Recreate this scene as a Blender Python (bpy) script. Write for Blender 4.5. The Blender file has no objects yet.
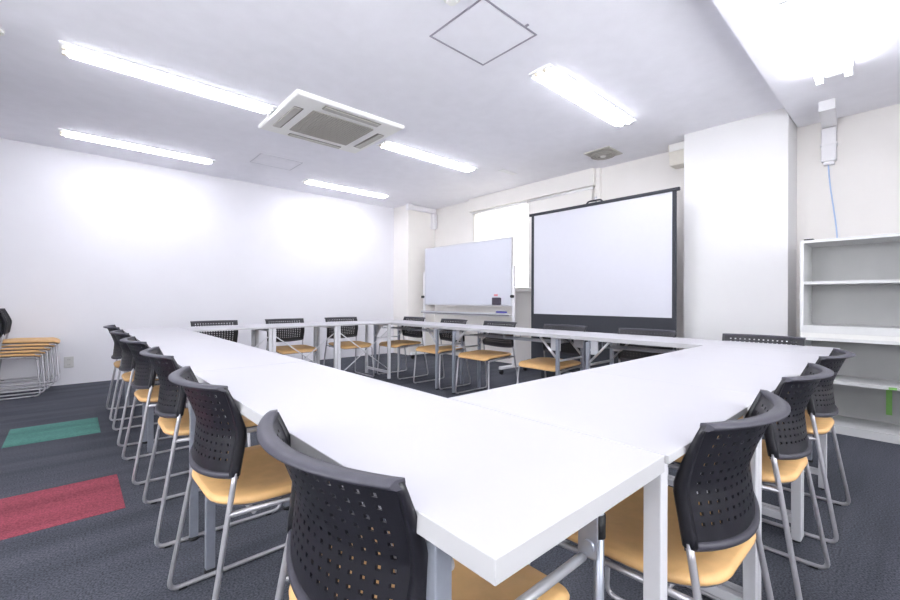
import bpy, bmesh, math, random
from mathutils import Vector, Matrix
random.seed(7)
COL = bpy.context.scene.collection
PI = math.pi

# ------------------------------------------------------------------ materials
def mat(name, col, rough=.5, metal=0., noise=0., nscale=30., bump=0., bscale=200., spec=None, emit=None, estr=0., stretch=None):
    m = bpy.data.materials.new(name); m.use_nodes = True
    nt = m.node_tree; b = nt.nodes['Principled BSDF']
    b.inputs['Base Color'].default_value = (*col, 1)
    b.inputs['Roughness'].default_value = rough
    b.inputs['Metallic'].default_value = metal
    if spec is not None: b.inputs['Specular IOR Level'].default_value = spec
    tc = nt.nodes.new('ShaderNodeTexCoord')
    src = tc.outputs['Object']
    if stretch:
        mp = nt.nodes.new('ShaderNodeMapping'); mp.inputs['Scale'].default_value = stretch
        nt.links.new(src, mp.inputs['Vector']); src = mp.outputs['Vector']
    if noise:
        n = nt.nodes.new('ShaderNodeTexNoise'); n.inputs['Scale'].default_value = nscale; n.inputs['Detail'].default_value = 4
        nt.links.new(src, n.inputs['Vector'])
        r = nt.nodes.new('ShaderNodeValToRGB')
        r.color_ramp.elements[0].position = .3; r.color_ramp.elements[1].position = .7
        r.color_ramp.elements[0].color = (*[c*(1-noise) for c in col], 1)
        r.color_ramp.elements[1].color = (*[min(1, c*(1+noise)) for c in col], 1)
        nt.links.new(n.outputs['Fac'], r.inputs['Fac']); nt.links.new(r.outputs['Color'], b.inputs['Base Color'])
    if bump:
        n = nt.nodes.new('ShaderNodeTexNoise'); n.inputs['Scale'].default_value = bscale
        nt.links.new(tc.outputs['Object'], n.inputs['Vector'])
        bp = nt.nodes.new('ShaderNodeBump'); bp.inputs['Strength'].default_value = bump; bp.inputs['Distance'].default_value = .002
        nt.links.new(n.outputs['Fac'], bp.inputs['Height']); nt.links.new(bp.outputs['Normal'], b.inputs['Normal'])
    if emit:
        b.inputs['Emission Color'].default_value = (*emit, 1); b.inputs['Emission Strength'].default_value = estr
    return m

def carpet(name, col, var):
    """loop pile carpet tiles: speckle, faint rows, seams every half metre"""
    m = bpy.data.materials.new(name); m.use_nodes = True
    nt = m.node_tree; b = nt.nodes['Principled BSDF']; b.inputs['Roughness'].default_value = .95
    b.inputs['Specular IOR Level'].default_value = .15
    tc = nt.nodes.new('ShaderNodeTexCoord')
    n1 = nt.nodes.new('ShaderNodeTexNoise'); n1.inputs['Scale'].default_value = 150; n1.inputs['Detail'].default_value = 3
    n2 = nt.nodes.new('ShaderNodeTexNoise'); n2.inputs['Scale'].default_value = 1.0; n2.inputs['Detail'].default_value = 2
    mp = nt.nodes.new('ShaderNodeMapping'); mp.inputs['Scale'].default_value = (.9, 7, 1)
    nt.links.new(tc.outputs['Object'], mp.inputs['Vector']); nt.links.new(mp.outputs['Vector'], n2.inputs['Vector'])
    nt.links.new(tc.outputs['Object'], n1.inputs['Vector'])
    r1 = nt.nodes.new('ShaderNodeValToRGB'); r1.color_ramp.elements[0].position = .35; r1.color_ramp.elements[1].position = .65
    r1.color_ramp.elements[0].color = (*[c*(1-var) for c in col], 1); r1.color_ramp.elements[1].color = (*[c*(1+var) for c in col], 1)
    r2 = nt.nodes.new('ShaderNodeValToRGB'); r2.color_ramp.elements[0].position = .35; r2.color_ramp.elements[1].position = .65
    r2.color_ramp.elements[0].color = (.8, .8, .82, 1); r2.color_ramp.elements[1].color = (1.12, 1.1, 1.1, 1)
    mx = nt.nodes.new('ShaderNodeMix'); mx.data_type = 'RGBA'; mx.blend_type = 'MULTIPLY'; mx.inputs[0].default_value = 1
    nt.links.new(n1.outputs['Fac'], r1.inputs['Fac']); nt.links.new(n2.outputs['Fac'], r2.inputs['Fac'])
    nt.links.new(r1.outputs['Color'], mx.inputs[6]); nt.links.new(r2.outputs['Color'], mx.inputs[7])
    nt.links.new(mx.outputs[2], b.inputs['Base Color'])
    bp = nt.nodes.new('ShaderNodeBump'); bp.inputs['Strength'].default_value = .4; bp.inputs['Distance'].default_value = .003
    nt.links.new(n1.outputs['Fac'], bp.inputs['Height']); nt.links.new(bp.outputs['Normal'], b.inputs['Normal'])
    return m

M = dict(
    wall=mat('wall_paper_white', (.73, .72, .755), .85, noise=.012, nscale=3, bump=.15, bscale=120),
    cream=mat('wall_paper_cream', (.82, .79, .76), .85, noise=.015, nscale=4, bump=.15, bscale=120),
    pillar=mat('pillar_paper', (.72, .71, .71), .85, noise=.01, nscale=4, bump=.15, bscale=120),
    ceil=mat('ceiling_board', (.90, .89, .94), .9, noise=.02, nscale=8, bump=.2, bscale=90),
    floor=carpet('carpet_charcoal', (.072, .077, .094), .45),
    green=carpet('carpet_green', (.085, .22, .19), .3),
    red=carpet('carpet_red', (.27, .062, .085), .3),
    top=mat('white_melamine', (.43, .423, .452), .42, noise=.01, nscale=5),
    edge=mat('melamine_edge', (.42, .415, .428), .5, noise=.01, nscale=20),
    whitemetal=mat('painted_white_steel', (.56, .555, .585), .4, noise=.02, nscale=30),
    steel=mat('blue_grey_steel', (.34, .36, .42), .35, metal=.5, noise=.05, nscale=40),
    chrome=mat('chromed_tube', (.46, .45, .48), .38, metal=.6, noise=.04, nscale=60),
    plastic=mat('black_plastic', (.009, .0085, .0125), .40, noise=.1, nscale=60, bump=.1, bscale=400),
    rim=mat('sheen_rim_plastic', (.045, .043, .058), .5, noise=.1, nscale=60, bump=.1, bscale=400),  # chair plastic, paler: reflected ceiling light put into the colour
    black=mat('black_rubber', (.012, .012, .014), .6, noise=.1, nscale=60),
    seat=mat('tan_vinyl', (.66, .40, .17), .55, noise=.07, nscale=25, bump=.2, bscale=180),
    seatpan=mat('dark_seat_pan', (.10, .10, .12), .5, noise=.1, nscale=40),
    panel=mat('ac_plastic', (.90, .89, .86), .5, noise=.01, nscale=20),
    slot=mat('ac_slot', (.15, .14, .125), .6, noise=.05, nscale=40),
    flap=mat('ac_flap', (.48, .46, .42), .5, noise=.02, nscale=30),
    grille=mat('ac_grille', (.40, .38, .345), .6, noise=.05, nscale=60),
    fixture=mat('light_fixture_white', (.85, .85, .87), .5, noise=.01, nscale=20),
    sockety=mat('yellowed_socket', (.8, .72, .58), .5, noise=.03, nscale=50),
    seam=mat('aluminium_trim', (.36, .34, .40), .45, metal=.3, noise=.03, nscale=60),
    faintseam=mat('pale_panel_trim', (.66, .65, .70), .6, noise=.02, nscale=60),
    screen=mat('projection_cloth', (.56, .56, .615), .8, noise=.006, nscale=20),
    screenblack=mat('screen_border_cloth', (.022, .024, .032), .7, noise=.1, nscale=80),
    board=mat('whiteboard_enamel', (.58, .59, .655), .25, noise=.006, nscale=10),
    alu=mat('brushed_aluminium', (.62, .62, .65), .35, metal=.6, noise=.03, nscale=50, stretch=(1, 1, 12)),
    shelf=mat('shelf_grey_steel', (.60, .60, .60), .5, noise=.02, nscale=15),
    shelfback=mat('shelf_back_panel', (.41, .41, .41), .55, noise=.03, nscale=6),
    tape=mat('green_tape', (.22, .50, .12), .6, noise=.05, nscale=60),
    duct=mat('duct_plastic', (.83, .82, .84), .45, noise=.01, nscale=30),
    cable=mat('blue_cable', (.42, .55, .80), .5, noise=.03, nscale=60),
    speaker=mat('speaker_cream', (.80, .76, .68), .6, noise=.02, nscale=30),
    blue=mat('blue_eraser', (.07, .07, .30), .7, noise=.1, nscale=60),
    redp=mat('red_plastic', (.6, .2, .22), .5, noise=.05, nscale=60),
    magnet=mat('dark_eraser', (.05, .04, .06), .7, noise=.1, nscale=60),
    frame=mat('window_aluminium', (.70, .69, .67), .45, metal=.2, noise=.02, nscale=30),
    outlet=mat('outlet_plastic', (.56, .55, .54), .4, noise=.01, nscale=30),
    outlet_hole=mat('outlet_slot', (.2, .19, .19), .6, noise=.05, nscale=30),
    sidewalk=mat('outside_paving', (.5, .5, .5), .9, noise=.1, nscale=2),
)
LSTR = 9.5
M['bright_tube'] = mat('lit_bare_fluorescent', (.9, .9, .95), .5, noise=.003, nscale=5, emit=(.93, .94, 1.0), estr=10)
M['tube'] = mat('lit_fluorescent', (.9, .9, .95), .5, noise=.003, nscale=5, emit=(.93, .94, 1.0), estr=LSTR)
def fabric():
    m = bpy.data.materials.new('blind_fabric'); m.use_nodes = True
    nt = m.node_tree; b = nt.nodes['Principled BSDF']; out = nt.nodes['Material Output']
    n = nt.nodes.new('ShaderNodeTexNoise'); n.inputs['Scale'].default_value = 150
    r = nt.nodes.new('ShaderNodeValToRGB'); r.color_ramp.elements[0].color = (.80, .78, .74, 1); r.color_ramp.elements[1].color = (.88, .86, .83, 1)
    nt.links.new(n.outputs['Fac'], r.inputs['Fac']); nt.links.new(r.outputs['Color'], b.inputs['Base Color'])
    b.inputs['Roughness'].default_value = .9
    t = nt.nodes.new('ShaderNodeBsdfTranslucent'); nt.links.new(r.outputs['Color'], t.inputs['Color'])
    mx = nt.nodes.new('ShaderNodeMixShader'); mx.inputs[0].default_value = .85
    nt.links.new(b.outputs[0], mx.inputs[1]); nt.links.new(t.outputs[0], mx.inputs[2]); nt.links.new(mx.outputs[0], out.inputs['Surface'])
    return m
M['blind'] = fabric()
def glassmat():
    m = bpy.data.materials.new('window_glass'); m.use_nodes = True
    nt = m.node_tree; out = nt.nodes['Material Output']; nt.nodes.remove(nt.nodes['Principled BSDF'])
    tr = nt.nodes.new('ShaderNodeBsdfTransparent'); gl = nt.nodes.new('ShaderNodeBsdfGlossy'); gl.inputs['Roughness'].default_value = .05
    fr = nt.nodes.new('ShaderNodeFresnel'); mx = nt.nodes.new('ShaderNodeMixShader')
    nt.links.new(fr.outputs[0], mx.inputs[0]); nt.links.new(tr.outputs[0], mx.inputs[1]); nt.links.new(gl.outputs[0], mx.inputs[2])
    nt.links.new(mx.outputs[0], out.inputs['Surface']); return m
M['glass'] = glassmat()

# ------------------------------------------------------------------ mesh helpers
def box(bm, x0, x1, y0, y1, z0, z1, mi=0, bev=0.):
    vs = [bm.verts.new((x, y, z)) for x in (x0, x1) for y in (y0, y1) for z in (z0, z1)]
    fs = []
    for q in ((0, 1, 3, 2), (4, 6, 7, 5), (0, 4, 5, 1), (2, 3, 7, 6), (0, 2, 6, 4), (1, 5, 7, 3)):
        f = bm.faces.new([vs[i] for i in q]); f.material_index = mi; fs.append(f)
    if bev:
        es = list({e for f in fs for e in f.edges})
        bmesh.ops.bevel(bm, geom=es, offset=bev, segments=2, profile=.5, affect='EDGES')
    return vs
def fillet(pts, r, n=5):
    pts = [Vector(p) for p in pts]; out = [pts[0]]
    for i in range(1, len(pts)-1):
        a, b, c = pts[i-1], pts[i], pts[i+1]
        u = (a-b); v = (c-b); rr = min(r, u.length*.48, v.length*.48); u.normalize(); v.normalize()
        p, q = b+u*rr, b+v*rr
        for k in range(n+1):
            t = k/n; out.append(p*(1-t)**2+b*2*t*(1-t)+q*t*t)
    out.append(pts[-1]); return out
def tube(bm, pts, r, seg=8, fil=0., mi=0, flat=None, caps=True):
    if fil: pts = fillet(pts, fil)
    pts = [Vector(p) for p in pts]; rings = []; nrm = None
    for i, p in enumerate(pts):
        t = (pts[min(i+1, len(pts)-1)]-pts[max(i-1, 0)]).normalized()
        if nrm is None:
            nrm = t.cross(Vector((0, 0, 1)))
            if nrm.length < .1: nrm = t.cross(Vector((0, 1, 0)))
            nrm.normalize()
        else:
            nrm = (nrm - t*nrm.dot(t)).normalized()
        bn = t.cross(nrm)
        rings.append([bm.verts.new(p+(nrm*math.cos(2*PI*k/seg)+bn*math.sin(2*PI*k/seg))*r) for k in range(seg)])
    for a, b in zip(rings, rings[1:]):
        for k in range(seg):
            f = bm.faces.new((a[k], a[(k+1) % seg], b[(k+1) % seg], b[k])); f.smooth = True; f.material_index = mi
    if caps:
        f = bm.faces.new(rings[0][::-1]); f.material_index = mi
        f = bm.faces.new(rings[-1]); f.material_index = mi
def disc(bm, c, r, h, seg=20, axis='z', mi=0, r2=None):
    r2 = r if r2 is None else r2; A = []; B = []
    for k in range(seg):
        a = 2*PI*k/seg; u, v = math.cos(a), math.sin(a)
        def P(R, d):
            if axis == 'z': return (c[0]+R*u, c[1]+R*v, c[2]+d)
            if axis == 'x': return (c[0]+d, c[1]+R*u, c[2]+R*v)
            return (c[0]+R*u, c[1]+d, c[2]+R*v)
        A.append(bm.verts.new(P(r, 0))); B.append(bm.verts.new(P(r2, h)))
    for k in range(seg):
        f = bm.faces.new((A[k], A[(k+1) % seg], B[(k+1) % seg], B[k])); f.smooth = True; f.material_index = mi
    bm.faces.new(A[::-1]).material_index = mi; bm.faces.new(B).material_index = mi
def obj(name, bm, mats, parent=None, smooth=False):
    bmesh.ops.recalc_face_normals(bm, faces=bm.faces)
    me = bpy.data.meshes.new(name); bm.to_mesh(me); bm.free()
    for m in (mats if isinstance(mats, (list, tuple)) else [mats]): me.materials.append(m)
    o = bpy.data.objects.new(name, me); COL.objects.link(o)
    if parent: o.parent = parent
    return o
def B(name, m, parent, *boxes, bev=0.):
    bm = bmesh.new()
    for b in boxes: box(bm, *b, bev=bev)
    return obj(name, bm, m, parent)
def tag(o, label, cat, group=None, kind=None):
    o['label'] = label; o['category'] = cat
    if group: o['group'] = group
    if kind: o['kind'] = kind
    return o
def thing(name, label, cat, loc=(0, 0, 0), rz=0, group=None):
    o = bpy.data.objects.new(name, None); COL.objects.link(o); o.empty_display_size = .1
    o.location = loc; o.rotation_euler = (0, 0, rz); tag(o, label, cat, group); return o
def struct(name, m, *boxes, label=None, parent=None):
    o = B(name, m, parent, *boxes)
    if parent is None:
        o['kind'] = 'structure'; o['label'] = label; o['category'] = name.split('_')[0]
    return o
def copy_tree(o, parent=None):
    c = o.copy(); COL.objects.link(c)
    if parent: c.parent = parent
    for ch in [x for x in bpy.data.objects if x.parent == o]: copy_tree(ch, c)
    return c
def place(src, first, loc, rz, label, group):
    o = src if first else copy_tree(src)
    o.location = loc; o.rotation_euler = (0, 0, rz); o['label'] = label; o['group'] = group
    return o

# ------------------------------------------------------------------ dimensions
HC = 2.672          # main ceiling
HL = 2.60           # lower ceiling strip
XW = 5.04           # wall with window
YW = 6.467          # white wall
X0, Y0 = -2.3, -1.7 # walls behind the camera
YS = .742           # ceiling step

# ------------------------------------------------------------------ room shell
struct('floor', M['floor'], (X0-.1, XW+.1, Y0-.1, YW+.1, -.1, 0), label='dark charcoal carpet tile floor of the meeting room')
struct('ceiling', M['ceil'], (X0-.1, XW+.1, YS, YW+.1, HC, HC+.1), (X0-.1, XW+.1, Y0-.1, YS, HL, HC+.1),
       label='white ceiling with a lower strip along the near side')
struct('wall_left', M['wall'], (X0-.1, XW+.1, YW, YW+.1, 0, HC), label='long plain white wall behind the far row of tables')
WY0, WY1, WZ0, WZ1 = 3.70, 4.98, 1.135, 2.46
struct('wall_right', M['cream'], (XW, XW+.1, Y0-.1, WY0, 0, HC), (XW, XW+.1, WY1, YW, 0, HC), (XW, XW+.1, WY0, WY1, 0, WZ0), (XW, XW+.1, WY0, WY1, WZ1, HC),
       label='cream wall behind the whiteboard, screen and shelves')
BY0, BY1, FX0, FX1, BZ0, BZ1 = -1.3, 3.4, -1.9, 3.6, .85, 2.35
struct('wall_back', M['wall'], (X0-.1, X0, Y0-.1, BY0, 0, HC), (X0-.1, X0, BY1, YW, 0, HC), (X0-.1, X0, BY0, BY1, 0, BZ0), (X0-.1, X0, BY0, BY1, BZ1, HC), label='white wall behind the camera on the left')
struct('wall_front', M['wall'], (X0, FX0, Y0-.1, Y0, 0, HC), (FX1, XW, Y0-.1, Y0, 0, HC), (FX0, FX1, Y0-.1, Y0, 0, BZ0), (FX0, FX1, Y0-.1, Y0, BZ1, HC), label='white wall behind the camera on the right')
struct('pillar_1', M['pillar'], (4.64, XW, .748, 1.587, 0, HC), label='wide white square pillar between screen and shelves')
struct('pillar_2', M['cream'], (4.42, XW, 6.02, YW, 0, HC), label='cream pillar in the far corner left of the whiteboard')
struct('beam_1', M['cream'], (4.94, XW, 2.76, 5.03, 2.455, HC), label='cream box beam under the ceiling above the window blinds')
w = struct('window_1', M['frame'], (XW+.02, XW+.07, WY0, WY0+.04, WZ0, WZ1), (XW+.02, XW+.07, WY1-.04, WY1, WZ0, WZ1),
       (XW+.02, XW+.07, WY0, WY1, WZ0, WZ0+.04), (XW+.02, XW+.07, WY0, WY1, WZ1-.04, WZ1), (XW+.02, XW+.07, 4.32, 4.36, WZ0+.04, WZ1-.04),
       label='aluminium window behind the bright blind between whiteboard and screen')
B('pane', M['glass'], w, (XW+.04, XW+.045, WY0+.04, 4.32, WZ0+.04, WZ1-.04), (XW+.04, XW+.045, 4.36, WY1-.04, WZ0+.04, WZ1-.04))
B('window_sill', M['frame'], w, (4.985, XW+.02, WY0-.03, WY1+.03, WZ0-.028, WZ0), bev=.004)
w2 = struct('window_fill_2', M['frame'], *[(X0-.07, X0-.02, y-.025, y+.025, BZ0, BZ1) for y in (BY0+.025, BY0+1.56, BY0+3.13, BY1-.025)],  # unseen opening added so sky light lifts the dark ceiling
       (X0-.07, X0-.02, BY0, BY1, BZ0, BZ0+.04), (X0-.07, X0-.02, BY0, BY1, BZ1-.04, BZ1), label='added unseen window band behind the camera on the left, for fill light')
B('pane', M['glass'], w2, (X0-.05, X0-.045, BY0, BY1, BZ0+.04, BZ1-.04))
w3 = struct('window_fill_3', M['frame'], *[(x-.025, x+.025, Y0-.07, Y0-.02, BZ0, BZ1) for x in (FX0+.025, FX0+1.83, FX0+3.66, FX1-.025)],  # second added opening out of view, more fill for the ceiling
       (FX0, FX1, Y0-.07, Y0-.02, BZ0, BZ0+.04), (FX0, FX1, Y0-.07, Y0-.02, BZ1-.04, BZ1), label='added unseen window band behind the camera on the right, for fill light')
B('pane', M['glass'], w3, (FX0, FX1, Y0-.05, Y0-.045, BZ0+.04, BZ1-.04))
# rails of the window opening
struct('trim_1', M['frame'], (5.02, XW, 2.80, 3.68, WZ0-.02, WZ0), label='thin horizontal ledge on the cream wall beside the window')

def blind(y0, y1, z0, lab, m=None):
    t = thing('roller_blind', lab, 'blind', (0, (y0+y1)/2, 0), 0, 'roller blinds under the cream box beam')
    h = (y1-y0)/2
    bm = bmesh.new(); box(bm, 5.008, 5.010, -h+.015, h-.015, z0, 2.43); obj('fabric', bm, m or M['blind'], t)
    bm = bmesh.new(); tube(bm, [(5.006, -h, 2.437), (5.006, h, 2.437)], .018, 10); obj('roller_tube', bm, M['duct'], t)
    bm = bmesh.new(); tube(bm, [(5.009, -h+.01, z0), (5.009, h-.01, z0)], .008, 8); obj('bottom_bar', bm, M['duct'], t)
    bm = bmesh.new(); tube(bm, [(4.985, h-.03, 2.43), (4.985, h-.03, 1.45)], .002, 6); obj('pull_cord', bm, M['duct'], t)
    return t
blind(3.87, 5.0, 1.195, 'bright daylit roller blind above and beside the whiteboard')
blind(2.80, 3.85, 1.16, 'beige roller blind behind the top left part of the projection screen', M['cream'])

# coloured carpet tiles set in the floor
tag(B('carpet_tile', M['green'], None, (-.34, .158, 3.99, 4.51, 0, .002)), 'green carpet tile set in the grey floor left of the chairs', 'carpet tile')
for i, x in enumerate((-.817, -.31)):
    tag(B('carpet_tile', M['red'], None, (x, x+.498, 2.47, 2.975, 0, .002)),
        ['red carpet tile at the left edge of the photo', 'red carpet tile nearest the row of chairs on the left'][i], 'carpet tile', 'red carpet tiles')

# ------------------------------------------------------------------ ceiling lights
def ceiling_light(x0, x1, y, lab, first=[None]):
    L, W = 1.40, .19
    if first[0] is None:
        t = thing('ceiling_light', lab, 'ceiling light', (0, 0, HC))
        B('housing', M['fixture'], t, (-L/2, L/2, -W/2, -W/2+.008, -.012, 0), (-L/2, L/2, W/2-.008, W/2, -.012, 0),
          (-L/2, -L/2+.05, -W/2+.012, W/2-.012, -.014, 0), (L/2-.05, L/2, -W/2+.012, W/2-.012, -.014, 0))
        bm = bmesh.new()
        for yy in (-.038, .038):
            tube(bm, [(-L/2+.05, yy, -.02), (L/2-.05, yy, -.02)], .016, 10)
        box(bm, -L/2+.05, L/2-.05, -W/2+.010, W/2-.010, -.022, -.002)
        obj('lit_tubes', bm, M['tube'], t)
        for s in (-1, 1):
            for yy in (-.038, .038):
                bm = bmesh.new(); box(bm, s*(L/2-.026)-.012, s*(L/2-.026)+.012, yy-.015, yy+.015, -.032, -.0145, bev=.004)
                obj('socket', bm, M['sockety'] if s < 0 else M['fixture'], t)
        first[0] = t
    else: t = copy_tree(first[0])
    t.location = ((x0+x1)/2, y, HC); t['label'] = lab; t['group'] = 'recessed fluorescent ceiling lights'
    return t
ceiling_light(-.06, 1.32, 3.85, 'lit fluorescent ceiling light running up to the near side of the air conditioner')
ceiling_light(2.46, 3.86, 3.85, 'lit fluorescent ceiling light just beyond the air conditioner')
ceiling_light(-.11, 1.29, 5.785, 'lit fluorescent ceiling light nearest the white wall at left')
ceiling_light(2.43, 3.83, 5.80, 'lit fluorescent ceiling light nearest the far corner')
ceiling_light(2.53, 3.93, 1.85, 'lit fluorescent ceiling light between the access panel and the pillar')
# added lamp out of view, brightening the room beyond the visible fixtures
ceiling_light(-.11, 1.29, 1.85, 'added unseen fluorescent ceiling light above the near end of the tables, for fill')

def twin_tube_light(xc, y, lab):
    t = thing('tube_light', lab, 'ceiling light', (xc, y, HL), 0, 'bare twin tube lights on the lower ceiling')
    bm = bmesh.new(); L = .62
    v = [(-.10, 0), (.10, 0), (.10, -.02), (.03, -.05), (-.03, -.05), (-.10, -.02)]
    a = [bm.verts.new((-L, p, q)) for p, q in v]; b = [bm.verts.new((L, p, q)) for p, q in v]
    for i in range(6): bm.faces.new((a[i], a[(i+1) % 6], b[(i+1) % 6], b[i]))
    bm.faces.new(a); bm.faces.new(b[::-1]); obj('reflector_body', bm, M['fixture'], t)
    for s in (-1, 1):
        bm = bmesh.new(); tube(bm, [(-L+.02, s*.075, -.065), (L-.02, s*.075, -.065)], .018, 12); obj('lit_tube', bm, M['bright_tube'], t)
        for e in (-1, 1):
            bm = bmesh.new(); box(bm, e*(L-.01)-.012, e*(L-.01)+.012, s*.075-.02, s*.075+.02, -.088, -.015, bev=.004); obj('socket', bm, M['fixture'], t)
twin_tube_light(3.33, .385, 'bare twin tube light on the lower ceiling at the top right')
twin_tube_light(2.05, .385, 'added twin tube light behind the one at the top right, out of view, for fill')  # extra fixture out of view, added to brighten the room
twin_tube_light(-.6, .385, 'added unseen twin tube light above the camera, for fill')  # added overhead fill, never in view

# ------------------------------------------------------------------ air conditioner cassette
ac = thing('air_conditioner', 'square white ceiling cassette air conditioner with a grey centre grille', 'air conditioner', (1.87, 3.81, HC))
bm = bmesh.new()
hx, hy = .53, .475
def frame_ring(bm, ox, oy, ix, iy, z0, z1):
    box(bm, -ox, ox, -oy, -iy, z0, z1); box(bm, -ox, ox, iy, oy, z0, z1); box(bm, -ox, -ix, -iy, iy, z0, z1); box(bm, ix, ox, -iy, iy, z0, z1)
vs0 = [(-hx, -hy), (hx, -hy), (hx, hy), (-hx, hy)]
lo = [bm.verts.new((x*.975, y*.975, -.033)) for x, y in vs0]; hi = [bm.verts.new((x, y, -.022)) for x, y in vs0]; tp = [bm.verts.new((x, y, 0)) for x, y in vs0]
for A_, B_ in ((lo, hi), (hi, tp)):
    for i in range(4): bm.faces.new((A_[i], A_[(i+1) % 4], B_[(i+1) % 4], B_[i]))
bm.faces.new(lo); bm.faces.new(tp)
obj('panel', bm, M['panel'], ac)
gx, gy = .30, .275
gb = B('intake_grille', M['grille'], ac, (-gx, gx, -gy, gy, -.038, -.034))
bm = bmesh.new()
for i in range(25): x = -gx+i*2*gx/24; box(bm, x-.003, x+.003, -gy, gy, -.045, -.038)
for i in range(23): y = -gy+i*2*gy/22; box(bm, -gx, gx, y-.003, y+.003, -.0449, -.0381)
obj('lattice', bm, M['grille'], gb)
for (cx, cy, lx, ly) in ((-.415, .03, .04, .27), (.43, .03, .04, .24), (.02, -.385, .28, .037), (.02, .40, .28, .03)):
    s = B('outlet_slot', M['slot'], ac, (cx-lx, cx+lx, cy-ly, cy+ly, -.037, -.034))
    if lx < ly: B('flap', M['flap'], s, (cx-lx+(.018 if cx > 0 else .0), cx+lx-(.0 if cx > 0 else .018), cy-ly+.006, cy+ly-.006, -.044, -.038))
    else: B('flap', M['flap'], s, (cx-lx+.006, cx+lx-.006, cy-ly+.010, cy+ly-.004, -.044, -.038))

# ceiling access panels, vent, detectors
def access(x0, x1, y0, y1, m, w, lab):
    t = thing('access_panel', lab, 'access panel', ((x0+x1)/2, (y0+y1)/2, HC)); a, b = (x1-x0)/2, (y1-y0)/2
    B('trim_frame', m, t, (-a, a, -b, -b+w, -.004, 0), (-a, a, b-w, b, -.004, 0), (-a, -a+w, -b+w, b-w, -.004, 0), (a-w, a, -b+w, b-w, -.004, 0))
    B('door', M['ceil'], t, (-a+w+.003, a-w-.003, -b+w+.003, b-w-.003, -.003, 0))
    return t
t = access(1.70, 2.20, 1.62, 2.095, M['seam'], .011, 'square ceiling access panel with grey metal trim at top centre')
B('latch', M['seam'], t, (.12, .135, -.262, -.232, -.006, 0))
access(1.62, 2.12, 5.08, 5.49, M['faintseam'], .008, 'faint ceiling access panel with pale trim beyond the air conditioner')
v = thing('ceiling_vent', 'small square ceiling air vent with a round centre in front of the screen', 'vent', (4.53, 2.41, HC))
B('plate', M['flap'], v, (-.165, .165, -.155, .155, -.012, 0), bev=.004)
bm = bmesh.new()
for r, z in ((.13, -.03), (.095, -.034), (.06, -.038)):
    pts = [(r*math.cos(a*PI/12), r*math.sin(a*PI/12), z) for a in range(25)]
    tube(bm, pts, .008, 6, caps=False)
for a in range(4): tube(bm, [(0, 0, -.03), (.14*math.cos(a*PI/2+.5), .14*math.sin(a*PI/2+.5), -.022)], .005, 5)
obj('diffuser_rings', bm, M['grille'], v)
bm = bmesh.new(); disc(bm, (0, 0, -.045), .03, .033, 16); obj('hub', bm, M['panel'], v)
def detector(x, y, lab, m2):
    d = thing('smoke_detector', lab, 'smoke detector', (x, y, HC))
    bm = bmesh.new(); disc(bm, (0, 0, -.02), .05, .02, 24, r2=.055); obj('base', bm, M['panel'], d)
    bm = bmesh.new(); disc(bm, (0, 0, -.042), .028, .022, 20, r2=.036); obj('sensor_head', bm, m2, d)
detector(-.375, 3.875, 'small round ceiling detector with a yellowish head at the left edge', M['sockety'])
detector(1.565, 1.73, 'small white round ceiling detector at the top edge beside the access panel', M['panel'])
tag(B('ceiling_plate', M['fixture'], None, (4.13, 4.42, 3.57, 3.65, HC-.006, HC), bev=.002), 'small thin white plate on the ceiling before the window beam', 'plate')

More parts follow.
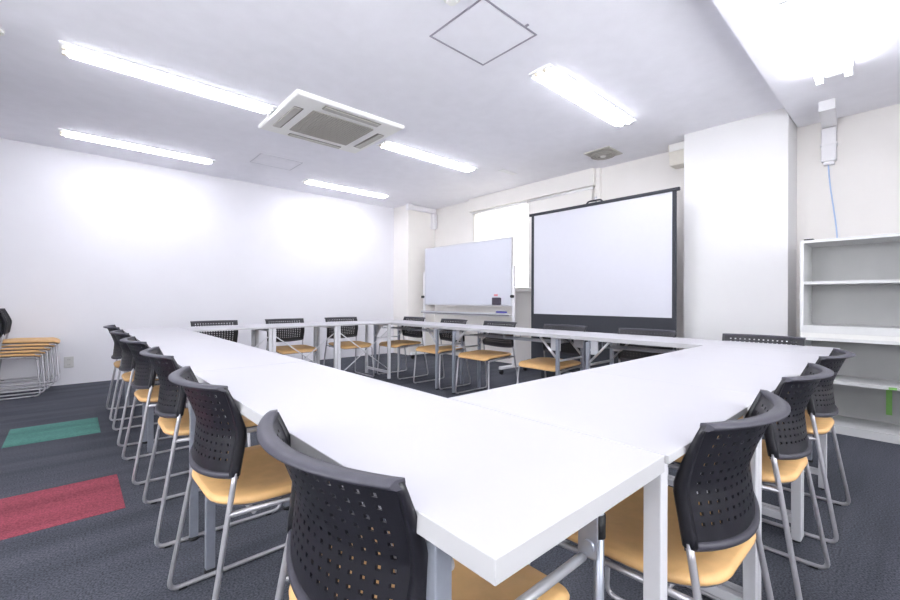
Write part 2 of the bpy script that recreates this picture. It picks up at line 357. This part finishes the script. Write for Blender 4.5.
# ------------------------------------------------------------------ chair
def make_chair():
    t = thing('meeting_chair', '', 'chair')
    # backrest, perforated
    U = .222
    def P(u, v, off=0.):
        zc = .502+.243*v
        xe = -.143+.016*min(1, v/.45) if v < .45 else -.127-.048*((v-.45)/.55)**1.25
        x = xe-(.054+.010*v)*(1-abs(u)**2)
        hw = U*(.93+.07*v)
        # lower edge dips in the middle
        z = zc - .018*(1-u*u)*(1-v) + .001*v*abs(u)**3
        return Vector((x-off, hw*u, z))
    nu, nv = 15, 10
    us = [-1, -.86]; du = 1.72/nu
    for i in range(nu):
        c = -.86+du*(i+.5); us += [c-du*.18, c+du*.18]
    us += [.86, 1]
    vs = [0, .13]; dv = .80/nv
    for j in range(nv):
        c = .13+dv*(j+.5); vs += [c-dv*.18, c+dv*.18]
    vs += [.94, 1]
    bm = bmesh.new()
    g = [[bm.verts.new(P(u, v)) for v in vs] for u in us]
    for i in range(len(us)-1):
        for j in range(len(vs)-1):
            hole = 2 <= i < len(us)-2 and i % 2 == 0 and 2 <= j < len(vs)-2 and j % 2 == 0
            if hole: continue
            f = bm.faces.new((g[i][j], g[i+1][j], g[i+1][j+1], g[i][j+1])); f.smooth = True
    # thicken by hand: duplicate surface offset back, stitch boundary
    th = .0045
    g2 = [[bm.verts.new(P(u, v, th)) for v in vs] for u in us]
    mp = {}
    for i in range(len(us)):
        for j in range(len(vs)): mp[g[i][j]] = g2[i][j]
    for f in list(bm.faces):
        nf = bm.faces.new([mp[x] for x in reversed(f.verts)]); nf.smooth = True
    bnd = [e for e in bm.edges if len(e.link_faces) == 1 and e.verts[0] in mp and e.verts[1] in mp]
    for e in bnd:
        a, b = e.verts; bm.faces.new((a, b, mp[b], mp[a])); e.smooth = False
    for e in bm.edges:
        if any(not f.smooth for f in e.link_faces): e.smooth = False
    loose = [x for x in bm.verts if not x.link_faces]
    bmesh.ops.delete(bm, geom=loose, context='VERTS')
    back = obj('backrest', bm, M['plastic'], t)
    # rim: broad rolled top edge, side edges and lip below, one continuous frame
    bm = bmesh.new()
    def strip(path, w0, w1, h):   # path: list of (point, backward width, forward width)
        rings = []
        for p, wb, wf, dz0, dz1 in path:
            rings.append([bm.verts.new(p+Vector(q)) for q in ((-wb, 0, dz1-.004), (-wb*.6, 0, dz1), (wf*.7, 0, dz1), (wf, 0, dz1-.005), (wf, 0, dz0), (-wb*.5, 0, dz0), (-wb, 0, dz0*.4))])
        for a, b in zip(rings, rings[1:]):
            n = len(a)
            for k in range(n):
                f = bm.faces.new((a[k], a[(k+1) % n], b[(k+1) % n], b[k])); f.smooth = True
        bm.faces.new(rings[0][::-1]); bm.faces.new(rings[-1])
    path = []
    for k in range(33):
        u = -1+k/16
        path.append((P(u, 1), .022*(1-.25*abs(u)**3)+.003, .004, -.010, .004))
    strip(path, 0, 0, 0)
    obj('top_rim', bm, M['rim'], back); bm = bmesh.new()
    path = []
    for k in range(33):
        u = -1+k/16
        path.append((P(u, 0), .013*(1-.3*abs(u)**3), .003, -.008, .010))
    strip(path, 0, 0, 0)
    obj('lower_rim', bm, M['rim'], back)
    for s in (-1, 1):
        bm = bmesh.new()
        rings = []
        for k in range(13):
            v = k/12; p = P(s*(1-.01), v)
            w = .012 if v < .55 else .012-.006*(v-.55)/.45
            dpt = .017 if v < .5 else .017-.010*(v-.5)*2
            rings.append([bm.verts.new(p+Vector(q)) for q in ((-dpt, -w*s, 0), (-dpt*.8, w*.4*s, 0), (.003, w*.5*s, 0), (dpt*.5, 0, 0), (.004, -w*s, 0))])
        for a, b in zip(rings, rings[1:]):
            n = len(a)
            for q in range(n): f = bm.faces.new((a[q], a[(q+1) % n], b[(q+1) % n], b[q])); f.smooth = True
        bm.faces.new(rings[0][::-1]); bm.faces.new(rings[-1])
        obj('side_bracket', bm, M['plastic'], back)
    # seat: rounded, slightly dished, waterfall front
    bm = bmesh.new()
    def outline(s, z, n=8):
        x0, x1, hw = -.190*s-.0, .250*s, .218*s
        rb, rf = .13, .05
        pts = []
        for (cx, cy, r, a0) in ((x1-rf, hw-rf, rf, 0), (x0+rb, hw-rb, rb, 90), (x0+rb, -hw+rb, rb, 180), (x1-rf, -hw+rf, rf, 270)):
            for k in range(n+1):
                a = math.radians(a0+90*k/n); pts.append((cx+r*math.cos(a), cy+r*math.sin(a)))
        return pts
    layers = [(.97, .410, 0), (1.0, .416, 0), (1.0, .422, 0), (.985, .429, 0), (.95, .433, 0), (.75, .431, 0), (.45, .427, 0), (.15, .426, 0)]
    rings = []
    for s, z, _ in layers:
        r = []
        for x, y in outline(1, 0):
            X, Y = (x-.015)*s+.015, y*s
            zz = z
            if X > .13: zz -= .030*((X-.13)/.12)**2
            zz += .006*(abs(Y)/.215)**2
            r.append(bm.verts.new((X, Y, zz)))
        rings.append(r)
    for a, b in zip(rings, rings[1:]):
        n = len(a)
        for k in range(n): f = bm.faces.new((a[k], a[(k+1) % n], b[(k+1) % n], b[k])); f.smooth = True
    bm.faces.new(rings[0][::-1]); bm.faces.new(rings[-1])
    seat = obj('seat', bm, M['seat'], t)
    bm = bmesh.new()
    rr = []
    for s, z in ((.93, .402), (.965, .406), (.965, .415)):
        r = []
        for x, y in outline(1, 0):
            X, Y = (x-.015)*s+.015, y*s; zz = z+.006*(abs(Y)/.215)**2
            if X > .13: zz -= .030*((X-.13)/.12)**2
            r.append(bm.verts.new((X, Y, zz)))
        rr.append(r)
    for a, b in zip(rr, rr[1:]):
        n = len(a)
        for k in range(n): bm.faces.new((a[k], a[(k+1) % n], b[(k+1) % n], b[k]))
    bm.faces.new(rr[0][::-1]); bm.faces.new(rr[-1])
    obj('seat_pan', bm, M['seatpan'], seat)
    # two sled legs with rails
    for s in (-1, 1):
        y = s*.232
        bm = bmesh.new()
        tube(bm, [(-.146, s*.203, .515), (-.158, s*.206, .45), (-.232, y, .009), (.245, y, .009), (.222, s*.214, .366)], .0076, 10, fil=.035)
        tube(bm, [(.222, s*.214, .366), (.218, s*.210, .384), (.05, s*.205, .395), (-.166, s*.209, .404)], .0076, 8, fil=.02)
        obj('leg', bm, M['chrome'], t)
    for x in (-.10, .13):
        bm = bmesh.new(); tube(bm, [(x, -.206, .392), (x, .206, .392)], .007, 8); obj('cross_bar', bm, M['chrome'], t)
    for s in (-1, 1):
        for x in (-.19, .19):
            bm = bmesh.new(); box(bm, x-.012, x+.012, s*.232-.008, s*.232+.008, 0, .006); obj('glide', bm, M['black'], t)
    return t
chair = make_chair(); first = True
def put(x, y, rz, label, group, z=0.):
    global first
    o = place(chair, first, (x, y, z), rz, label, group); first = False; return o
G = 'chairs along the long left row of tables'
labs = ['black perforated-back chair with tan seat closest to the camera, left of the table corner',
        'black chair with tan seat second from the camera along the left tables',
        'black chair with tan seat third from the camera along the left tables',
        'black chair with tan seat fourth from the camera along the left tables',
        'black chair second from the far end of the left row, beside the green carpet tile',
        'black chair at the far end of the left row, nearest the white wall']
for i, (y, dx, rz) in enumerate(((.655, -.004, .0), (1.425, -.018, .01), (2.20, -.012, -.02), (2.96, -.028, .02), (3.73, -.035, 0), (4.51, -.035, 0))):
    put(.490+dx, y, rz, labs[i], G)
labs = ['black perforated-back chair with tan seat nearest the camera on the right side of the tables',
        'middle black chair of the three with tan seats on the right side of the tables',
        'farthest black chair of the three on the right side, in front of the grey shelves']
for i, (x, rz) in enumerate(((1.085, .0), (1.79, .0), (2.50, 0))):
    put(x, .438, PI/2+rz, labs[i], 'chairs along the near right tables')
labs = ['black chair with tan seat nearest the left end of the row by the white wall',
        'middle black chair of the three along the white wall',
        'black chair of the row by the white wall, nearest the far corner']
for i, x in enumerate((1.125, 1.865, 2.59)):
    put(x, 4.80, -PI/2, labs[i], 'chairs along the white wall')
labs = ['black chair nearest the pillar at the right end of the far tables',
        'black chair before the right half of the projection screen',
        'black chair before the left half of the projection screen',
        'black chair with tan seat before the right side of the whiteboard',
        'black chair with tan seat before the middle of the whiteboard',
        'black chair in the far corner, left of the whiteboard']
for i, y in enumerate((.68, 1.43, 2.17, 2.96, 3.68, 4.46)):
    put(3.20, y, PI, labs[i], 'chairs between the tables and the screen')
names = ['lowest', 'second from the bottom', 'middle', 'second from the top', 'topmost']
for k in range(5):
    put(-.480+.034*k, 6.10, 0, 'stacked chair by the white wall at far left, '+names[k]+' of its stack', 'stacked chairs by the white wall', .0315*k)

# ------------------------------------------------------------------ tables
TZ = .70
def long_table():
    """folding table 1.53 x .45: local y along its length"""
    L, W = .765, .225
    t = thing('meeting_table', '', 'table')
    bm = bmesh.new(); box(bm, -W, W, -L+.0006, L-.0006, TZ-.030, TZ, bev=.0015)
    for f in bm.faces: f.material_index = 0 if f.normal.z > .9 else 1
    bm.normal_update()
    for f in bm.faces: f.material_index = 0 if f.normal.z > .9 else 1
    obj('tabletop', bm, [M['top'], M['edge']], t)
    for s in (-1, 1):
        y = s*(L-.135)
        for q in (-1, 1):
            x = q*(W-.035)
            bm = bmesh.new(); box(bm, x-.015, x+.015, y-.0125, y+.0125, .012, .655, bev=.003)
            leg = obj('leg', bm, M['steel'], t)
            bm = bmesh.new(); disc(bm, (x, y, 0), .018, .012, 14); obj('foot_glide', bm, M['black'], leg)
            bm = bmesh.new(); box(bm, x-q*.016-.004, x-q*.016+.004, y-s*.045-.03, y-s*.045+.06 if s > 0 else y-s*.045+.03, .56, TZ-.0305, bev=.001)
            disc(bm, (x-q*.026, y-s*.02, .595), .012, .012, 12, axis='x'); obj('bracket', bm, M['alu'], leg)
            bm = bmesh.new()
            for dx in (-.008, .008): tube(bm, [(x+dx, y-s*.012, .50), (x+dx, y-s*.17, TZ-.036)], .006, 6)
            obj('strut', bm, M['alu'], leg)
        bm = bmesh.new(); tube(bm, [(-W+.05, y, .478), (W-.045, y, .478)], .009, 10); obj('cross_bar', bm, M['alu'], t)
        bm = bmesh.new(); tube(bm, [(-W+.05, y, .655), (W-.05, y, .655)], .012, 8); obj('hinge_bar', bm, M['steel'], t)
    bm = bmesh.new()
    for x in (-.10, -.03, .04, .11): tube(bm, [(x, -L+.22, .615), (x, L-.22, .615)], .004, 6)
    for y in (-L+.22, 0, L-.22): tube(bm, [(-.12, y, TZ-.031), (-.12, y, .609), (.13, y, .609), (.13, y, TZ-.031)], .004, 6, fil=.01)
    obj('under_rack', bm, M['steel'], t)
    return t
lt = long_table()
ll = ['long white folding table at the camera end of the left row', 'long white folding table in the middle of the left row', 'long white folding table at the far end of the left row by the white wall']
lr = ['long white folding table at the right end of the row before the screen', 'long white folding table in the middle of the row before the screen', 'long white folding table before the whiteboard, in the far corner']
for i in range(3):
    place(lt, i == 0, (.335+.225, .298+.765+1.532*i, 0), 0, ll[i], 'long tables of the left row')
for i in range(3):
    place(lt, False, (2.925+.225, .298+.765+1.532*i, 0), PI, lr[i], 'long tables before the screen')
near = [o for o in bpy.data.objects if o.parent == lt and o.name.startswith('leg')]
for o in near:   # the camera-end inner leg of the near table is a thin capped tube
    xs = [v.co.x for v in o.data.vertices]; ys = [v.co.y for v in o.data.vertices]
    if min(xs) > 0 and max(ys) < 0:
        for c in [q for q in bpy.data.objects if q.parent == o]: bpy.data.objects.remove(c)
        bpy.data.objects.remove(o)
        yy = -.765+.115; xx = .205
        bm = bmesh.new(); tube(bm, [(xx, yy, .012), (xx, yy, .60)], .010, 10); tube(bm, [(xx-.01, yy, .60), (xx-.01, yy, .669)], .006, 6)
        leg = obj('leg', bm, M['steel'], lt)
        bm = bmesh.new(); tube(bm, [(xx, yy, .515), (xx, yy, .56)], .0125, 12); obj('black_cap', bm, M['black'], leg)
        bm = bmesh.new(); disc(bm, (xx, yy, 0), .014, .012, 12); obj('foot_glide', bm, M['black'], leg)
        bm = bmesh.new(); box(bm, xx-.030, xx-.024, yy-.012, yy+.028, .485, .669, bev=.001); disc(bm, (xx-.036, yy+.004, .507), .012, .012, 12, axis='x'); obj('bracket', bm, M['steel'], leg)
        break
def short_table():
    """white square-legged table .71 x .59 with x brace on its +y side"""
    a, b = .3549, .294
    t = thing('square_leg_table', '', 'table')
    bm = bmesh.new(); box(bm, -a, a, -b, b, TZ-.016, TZ, bev=.0015); bm.normal_update()
    for f in bm.faces: f.material_index = 0 if f.normal.z > .9 else 1
    obj('tabletop', bm, [M['top'], M['edge']], t)
    w = .032
    for sx in (-1, 1):
        for sy in (-1, 1):
            x, y = sx*(a-.018), sy*(b-.030)
            bm = bmesh.new(); box(bm, x-w/2, x+w/2, y-w/2, y+w/2, .008, TZ-.0165, bev=.002)
            leg = obj('leg', bm, M['whitemetal'], t)
            bm = bmesh.new(); disc(bm, (x, y, 0), .014, .008, 12); obj('foot_glide', bm, M['black'], leg)
        bm = bmesh.new(); x = sx*(a-.018); box(bm, x-.012, x+.012, -b+.046, b-.046, .07, .10, bev=.002)
        obj('low_rail', bm, M['whitemetal'], t)
        bm = bmesh.new(); box(bm, x-.012, x+.012, -b+.046, b-.046, TZ-.046, TZ-.0165, bev=.002); obj('top_rail', bm, M['whitemetal'], t)
    bm = bmesh.new(); e = a-.035; y = b-.030
    tube(bm, [(-e, y+.004, .13), (e, y+.004, .60)], .0055, 6); tube(bm, [(-e, y-.006, .60), (e, y-.006, .13)], .0055, 6)
    disc(bm, (0, y-.013, .365), .014, .024, 12, axis='y')
    obj('cross_brace', bm, M['whitemetal'], t)
    return t
st = short_table()
lf = ['white square-legged table beside the front corner table on the right', 'middle white square-legged table of the near right row', 'white square-legged table at the far right end of the near row, by the shelves']
lb = ['white square-legged table at the left end of the row by the white wall', 'middle white square-legged table of the row by the white wall', 'white square-legged table with visible cross brace near the far corner']
for i in range(3):
    place(st, i == 0, (.788+.355+.7105*i, .290+.297, 0), 0, lf[i], 'square-legged tables of the near right row')
for i in range(3):
    place(st, False, (.788+.355+.7105*i, 4.31+.294, 0), PI, lb[i], 'square-legged tables along the white wall')

# ------------------------------------------------------------------ projection screen
ps = thing('projection_screen', 'large portable projection screen with black border and black lower cloth', 'projection screen', (4.36, 2.42, 0))
B('screen_cloth', M['screen'], ps, (-.004, .0, -.825, .825, .808, 2.045))
B('black_border', M['screenblack'], ps, (-.006, .002, -.865, -.825, .76, 2.045), (-.006, .002, .825, .865, .76, 2.045), (-.005, .001, -.825, .825, .76, .808), (-.005, .001, -.865, .865, .22, .76))
bm = bmesh.new(); box(bm, -.018, .014, -.895, .895, 2.045, 2.078, bev=.006)
bm2 = B('top_bar', M['screenblack'], ps, (-.018, .014, -.895, .895, 2.045, 2.078), bev=.006); bm.free()
bm = bmesh.new(); tube(bm, [(-.002, -.10, 2.07), (-.002, -.075, 2.10), (-.002, .075, 2.10), (-.002, .10, 2.07)], .010, 8, fil=.02); obj('handle', bm, M['screenblack'], ps)
bm = bmesh.new(); tube(bm, [(.028, 0, .2), (.028, 0, 2.10)], .012, 10); disc(bm, (.028, 0, 2.10), .016, .045, 12); obj('centre_pole', bm, M['alu'], ps)
B('case', M['screenblack'], ps, (-.045, .045, -.91, .91, .14, .225), bev=.015)
for s in (-1, 1): B('foot', M['screenblack'], ps, (-.20, .20, s*.55-.02, s*.55+.02, 0, .139), bev=.008)
# slim duct that drops from the ceiling by the beam end
d = tag(B('cable_duct', M['cream'], None, (4.985, XW, 2.695, 2.757, 2.17, HC), bev=.006), 'slim white cable duct at the end of the ceiling beam above the screen', 'cable duct')

# ------------------------------------------------------------------ whiteboard
wb = thing('whiteboard', 'white mobile whiteboard on a wheeled aluminium stand', 'whiteboard', (4.45, 4.62, 0))
B('board', M['board'], wb, (-.012, .008, -.93, .93, .915, 1.83), bev=.002)
B('board_frame', M['alu'], wb, (-.016, .012, -.945, .945, .895, .915), (-.016, .012, -.945, .945, 1.83, 1.845), (-.016, .012, -.945, -.93, .915, 1.83), (-.016, .012, .93, .945, .915, 1.83))
for s in (-1, 1):
    bm = bmesh.new(); box(bm, -.016, .016, s*.970-.016, s*.970+.016, .09, 1.45, bev=.004); obj('upright', bm, M['duct'], wb)
    bm = bmesh.new(); disc(bm, (-.055, s*.970, 1.03), .021, .038, 16, axis='x'); tube(bm, [(0, s*.945, 1.03), (0, s*.970, 1.03)], .012, 8); obj('pivot_knob', bm, M['black'], wb)
    ft = B('foot', M['duct'], wb, (-.28, .28, s*.970-.022, s*.970+.022, .065, .105), bev=.008)
    for x in (-.25, .25):
        bm = bmesh.new(); disc(bm, (x, s*.970-.012, .032), .032, .024, 16, axis='y'); box(bm, x-.012, x+.012, s*.970-.016, s*.970+.016, .04, .066)
        obj('caster', bm, M['black'], ft)
B('tray', M['alu'], wb, (-.085, -.0, -.95, .95, .775, .783), (-.088, -.083, -.95, .95, .775, .80), bev=.001)
B('tray_edge', M['seatpan'], wb, (-.087, -.08, -.955, .955, .764, .774), bev=.001)
B('lower_bar', M['duct'], wb, (-.014, .014, -.953, .953, .745, .763), bev=.001)
e = thing('board_eraser', 'dark magnetic eraser stuck at the lower right of the whiteboard', 'eraser', (4.418, 3.93, .965))
B('felt', M['magnet'], e, (-.018, -.004, -.075, .075, -.055, .05), bev=.004); B('handle', M['magnet'], e, (-.004, .0175, -.07, .07, -.05, .045), bev=.003)
tag(B('magnet', M['redp'], None, (4.424, 4.4335, 3.92, 3.99, 1.035, 1.062), bev=.003), 'small red magnet just above the dark eraser on the whiteboard', 'magnet')
e = thing('board_eraser', 'blue eraser lying at the right end of the whiteboard tray', 'eraser', (4.405, 3.83, .7835))
B('felt', M['blue'], e, (-.028, .028, -.09, .09, 0, .022), bev=.003); B('handle', M['blue'], e, (-.024, .024, -.085, .085, .022, .042), bev=.006)

# ------------------------------------------------------------------ shelves at right
sh = thing('open_shelf_cabinet', 'grey steel open shelf unit, upper half standing on the lower one at right', 'shelf', (4.40, 0, 0))
ya, yb = -.45, .603
def cab(name, z0, z1, mids, lip, base):
    c = B(name, M['shelf'], sh, (-.20, .20, ya, ya+.025, z0, z1), (-.20, .20, yb-.022, yb, z0, z1), (-.20, .20, ya+.025, yb-.022, z1-.022, z1),
          (-.20, .20, ya+.025, yb-.022, z0, z0+base), (-.2, -.185, ya+.025, yb-.022, z0+base, z0+base+.0001+lip))
    B('back_panel', M['shelfback'], c, (.185, .199, ya+.025, yb-.022, z0+base, z1-.022))
    for z in mids: B('shelf_board', M['shelf'], c, (-.185, .184, ya+.026, yb-.023, z-.012, z+.008), (-.195, -.186, ya+.026, yb-.023, z-.012, z+.010))
    return c
cab('upper_cabinet', .735, 1.445, (1.118,), .0, .055)
lc = cab('lower_cabinet', 0, .700, (.375,), .0, .06)
B('joint_rail', M['frame'], sh, (-.195, .20, ya+.003, yb-.003, .7005, .7345))
B('tape_strip', M['tape'], lc, (.178, .1845, .118, .150, .12, .362))
B('tape_strip', M['tape'], lc, (-.199, -.1955, .085, .125, .3655, .382))
tag(B('handle_plate', M['black'], None, (4.215, 4.26, .525, .583, 1.4455, 1.456), bev=.002), 'small black piece lying on top of the grey shelf unit', 'plate')

# ------------------------------------------------------------------ ducts, cable, speaker, outlet
d = thing('cable_duct', 'white plastic duct dropping from the ceiling above the grey shelves', 'cable duct', (XW, .52, 0))
B('duct_body', M['duct'], d, (-.07, 0, -.05, .05, 2.22, 2.5145), bev=.006)
bm = bmesh.new()
q = [[bm.verts.new((x, y, z)) for y, z in ((c-.05, HL), (c+.05, HL), (c+.05, 2.52), (c-.05, 2.52))] for x, c in ((-.52, -.036), (0, 0))]
for k in range(4): bm.faces.new((q[0][k], q[0][(k+1) % 4], q[1][(k+1) % 4], q[1][k]))
bm.faces.new(q[0]); bm.faces.new(q[1][::-1]); obj('ceiling_run', bm, M['duct'], d)
B('duct_joint', M['duct'], d, (-.076, 0, -.056, .056, 2.36, 2.375)); B('duct_end', M['duct'], d, (-.055, 0, -.035, .035, 2.19, 2.22), bev=.004)
bm = bmesh.new(); tube(bm, [(5.012, .526, 2.195), (5.012, .515, 2.02), (5.015, .49, 1.80), (5.015, .468, 1.6), (5.012, .46, 1.30), (5.012, .46, .02)], .005, 8, fil=.1)
tag(obj('network_cable', bm, M['cable']), 'thin light blue cable hanging from the white duct behind the shelves', 'cable')
d = thing('cable_duct', 'white elbow duct on the far corner pillar, left of the whiteboard', 'cable duct', (4.72, 5.98, 0))
bm = bmesh.new(); tube(bm, [(-.30, .08, 2.625), (-.30, -.0, 2.625), (.0, -.02, 2.60)], .042, 12, fil=.05); tube(bm, [(0, -.02, 2.60), (.23, -.01, 2.585), (.23, -.01, 2.31)], .042, 12, fil=.06)
bm.free()
B('duct_run', M['duct'], d, (-.27, .29, -.035, .04, 2.575, 2.655), bev=.008); B('duct_drop', M['duct'], d, (.21, .30, -.045, .04, 2.29, 2.574), bev=.008)
B('duct_corner', M['duct'], d, (-.36, -.271, -.045, .04, 2.565, HC), bev=.008)

sp = thing('wall_speaker', 'cream box speaker mounted high between the screen and the pillar', 'speaker', (4.93, 1.685, 2.57))
bm = bmesh.new()
pr = [(-.11, .115), (.11, .115), (.11, -.115), (-.055, -.115)]
a = [bm.verts.new((x, -.13, z)) for x, z in pr]; b = [bm.verts.new((x, .13, z)) for x, z in pr]
for i in range(4): bm.faces.new((a[i], a[(i+1) % 4], b[(i+1) % 4], b[i]))
bm.faces.new(a[::-1]); bm.faces.new(b); bmesh.ops.bevel(bm, geom=bm.edges[:], offset=.006, segments=2, affect='EDGES'); obj('cabinet', bm, M['speaker'], sp)
B('speaker_grille', M['panel'], sp, (-.116, -.1105, -.11, .11, .02, .10), bev=.001)
B('wall_bracket', M['seam'], sp, (.0, .11, -.04, .04, .1155, .14))

ou = thing('wall_outlet', 'white double power outlet low on the white wall beside the stacked chairs', 'outlet', (-.025, YW, .255))
B('cover_plate', M['outlet'], ou, (-.042, .042, -.009, 0, -.062, .062), bev=.003)
bm = bmesh.new()
for z in (-.03, .03):
    for x in (-.008, .008): box(bm, x-.002, x+.002, -.0105, -.0091, z-.008, z+.008)
obj('slots', bm, M['outlet_hole'], ou)

# ------------------------------------------------------------------ daylight outside, world
sc = bpy.context.scene
wd = bpy.data.worlds.new('sky'); wd.use_nodes = True; sc.world = wd
bg = wd.node_tree.nodes['Background']; bg.inputs['Color'].default_value = (.95, .97, 1, 1); bg.inputs['Strength'].default_value = 4.5

# ------------------------------------------------------------------ camera
yaw, pit, rol = math.radians(47.994), math.radians(.029), math.radians(.184)
F = Vector((math.cos(yaw)*math.cos(pit), math.sin(yaw)*math.cos(pit), math.sin(pit)))
R = Vector((math.sin(yaw), -math.cos(yaw), 0)); Uu = R.cross(F)
R2 = R*math.cos(rol)+Uu*math.sin(rol); U2 = Uu*math.cos(rol)-R*math.sin(rol)
cd = bpy.data.cameras.new('camera'); cam = bpy.data.objects.new('camera', cd); COL.objects.link(cam)
cd.sensor_width = 36; cd.lens = 419.6/900*36; cd.clip_start = .02
m = Matrix((R2, U2, -F)).transposed().to_4x4(); m.translation = Vector((0, 0, .975)); cam.matrix_world = m
sc.camera = cam
vs_ = sc.view_settings; vs_.view_transform = 'Standard'; vs_.look = 'None'; vs_.gamma = 1; vs_.use_curve_mapping = False
vs_.exposure = 1.16
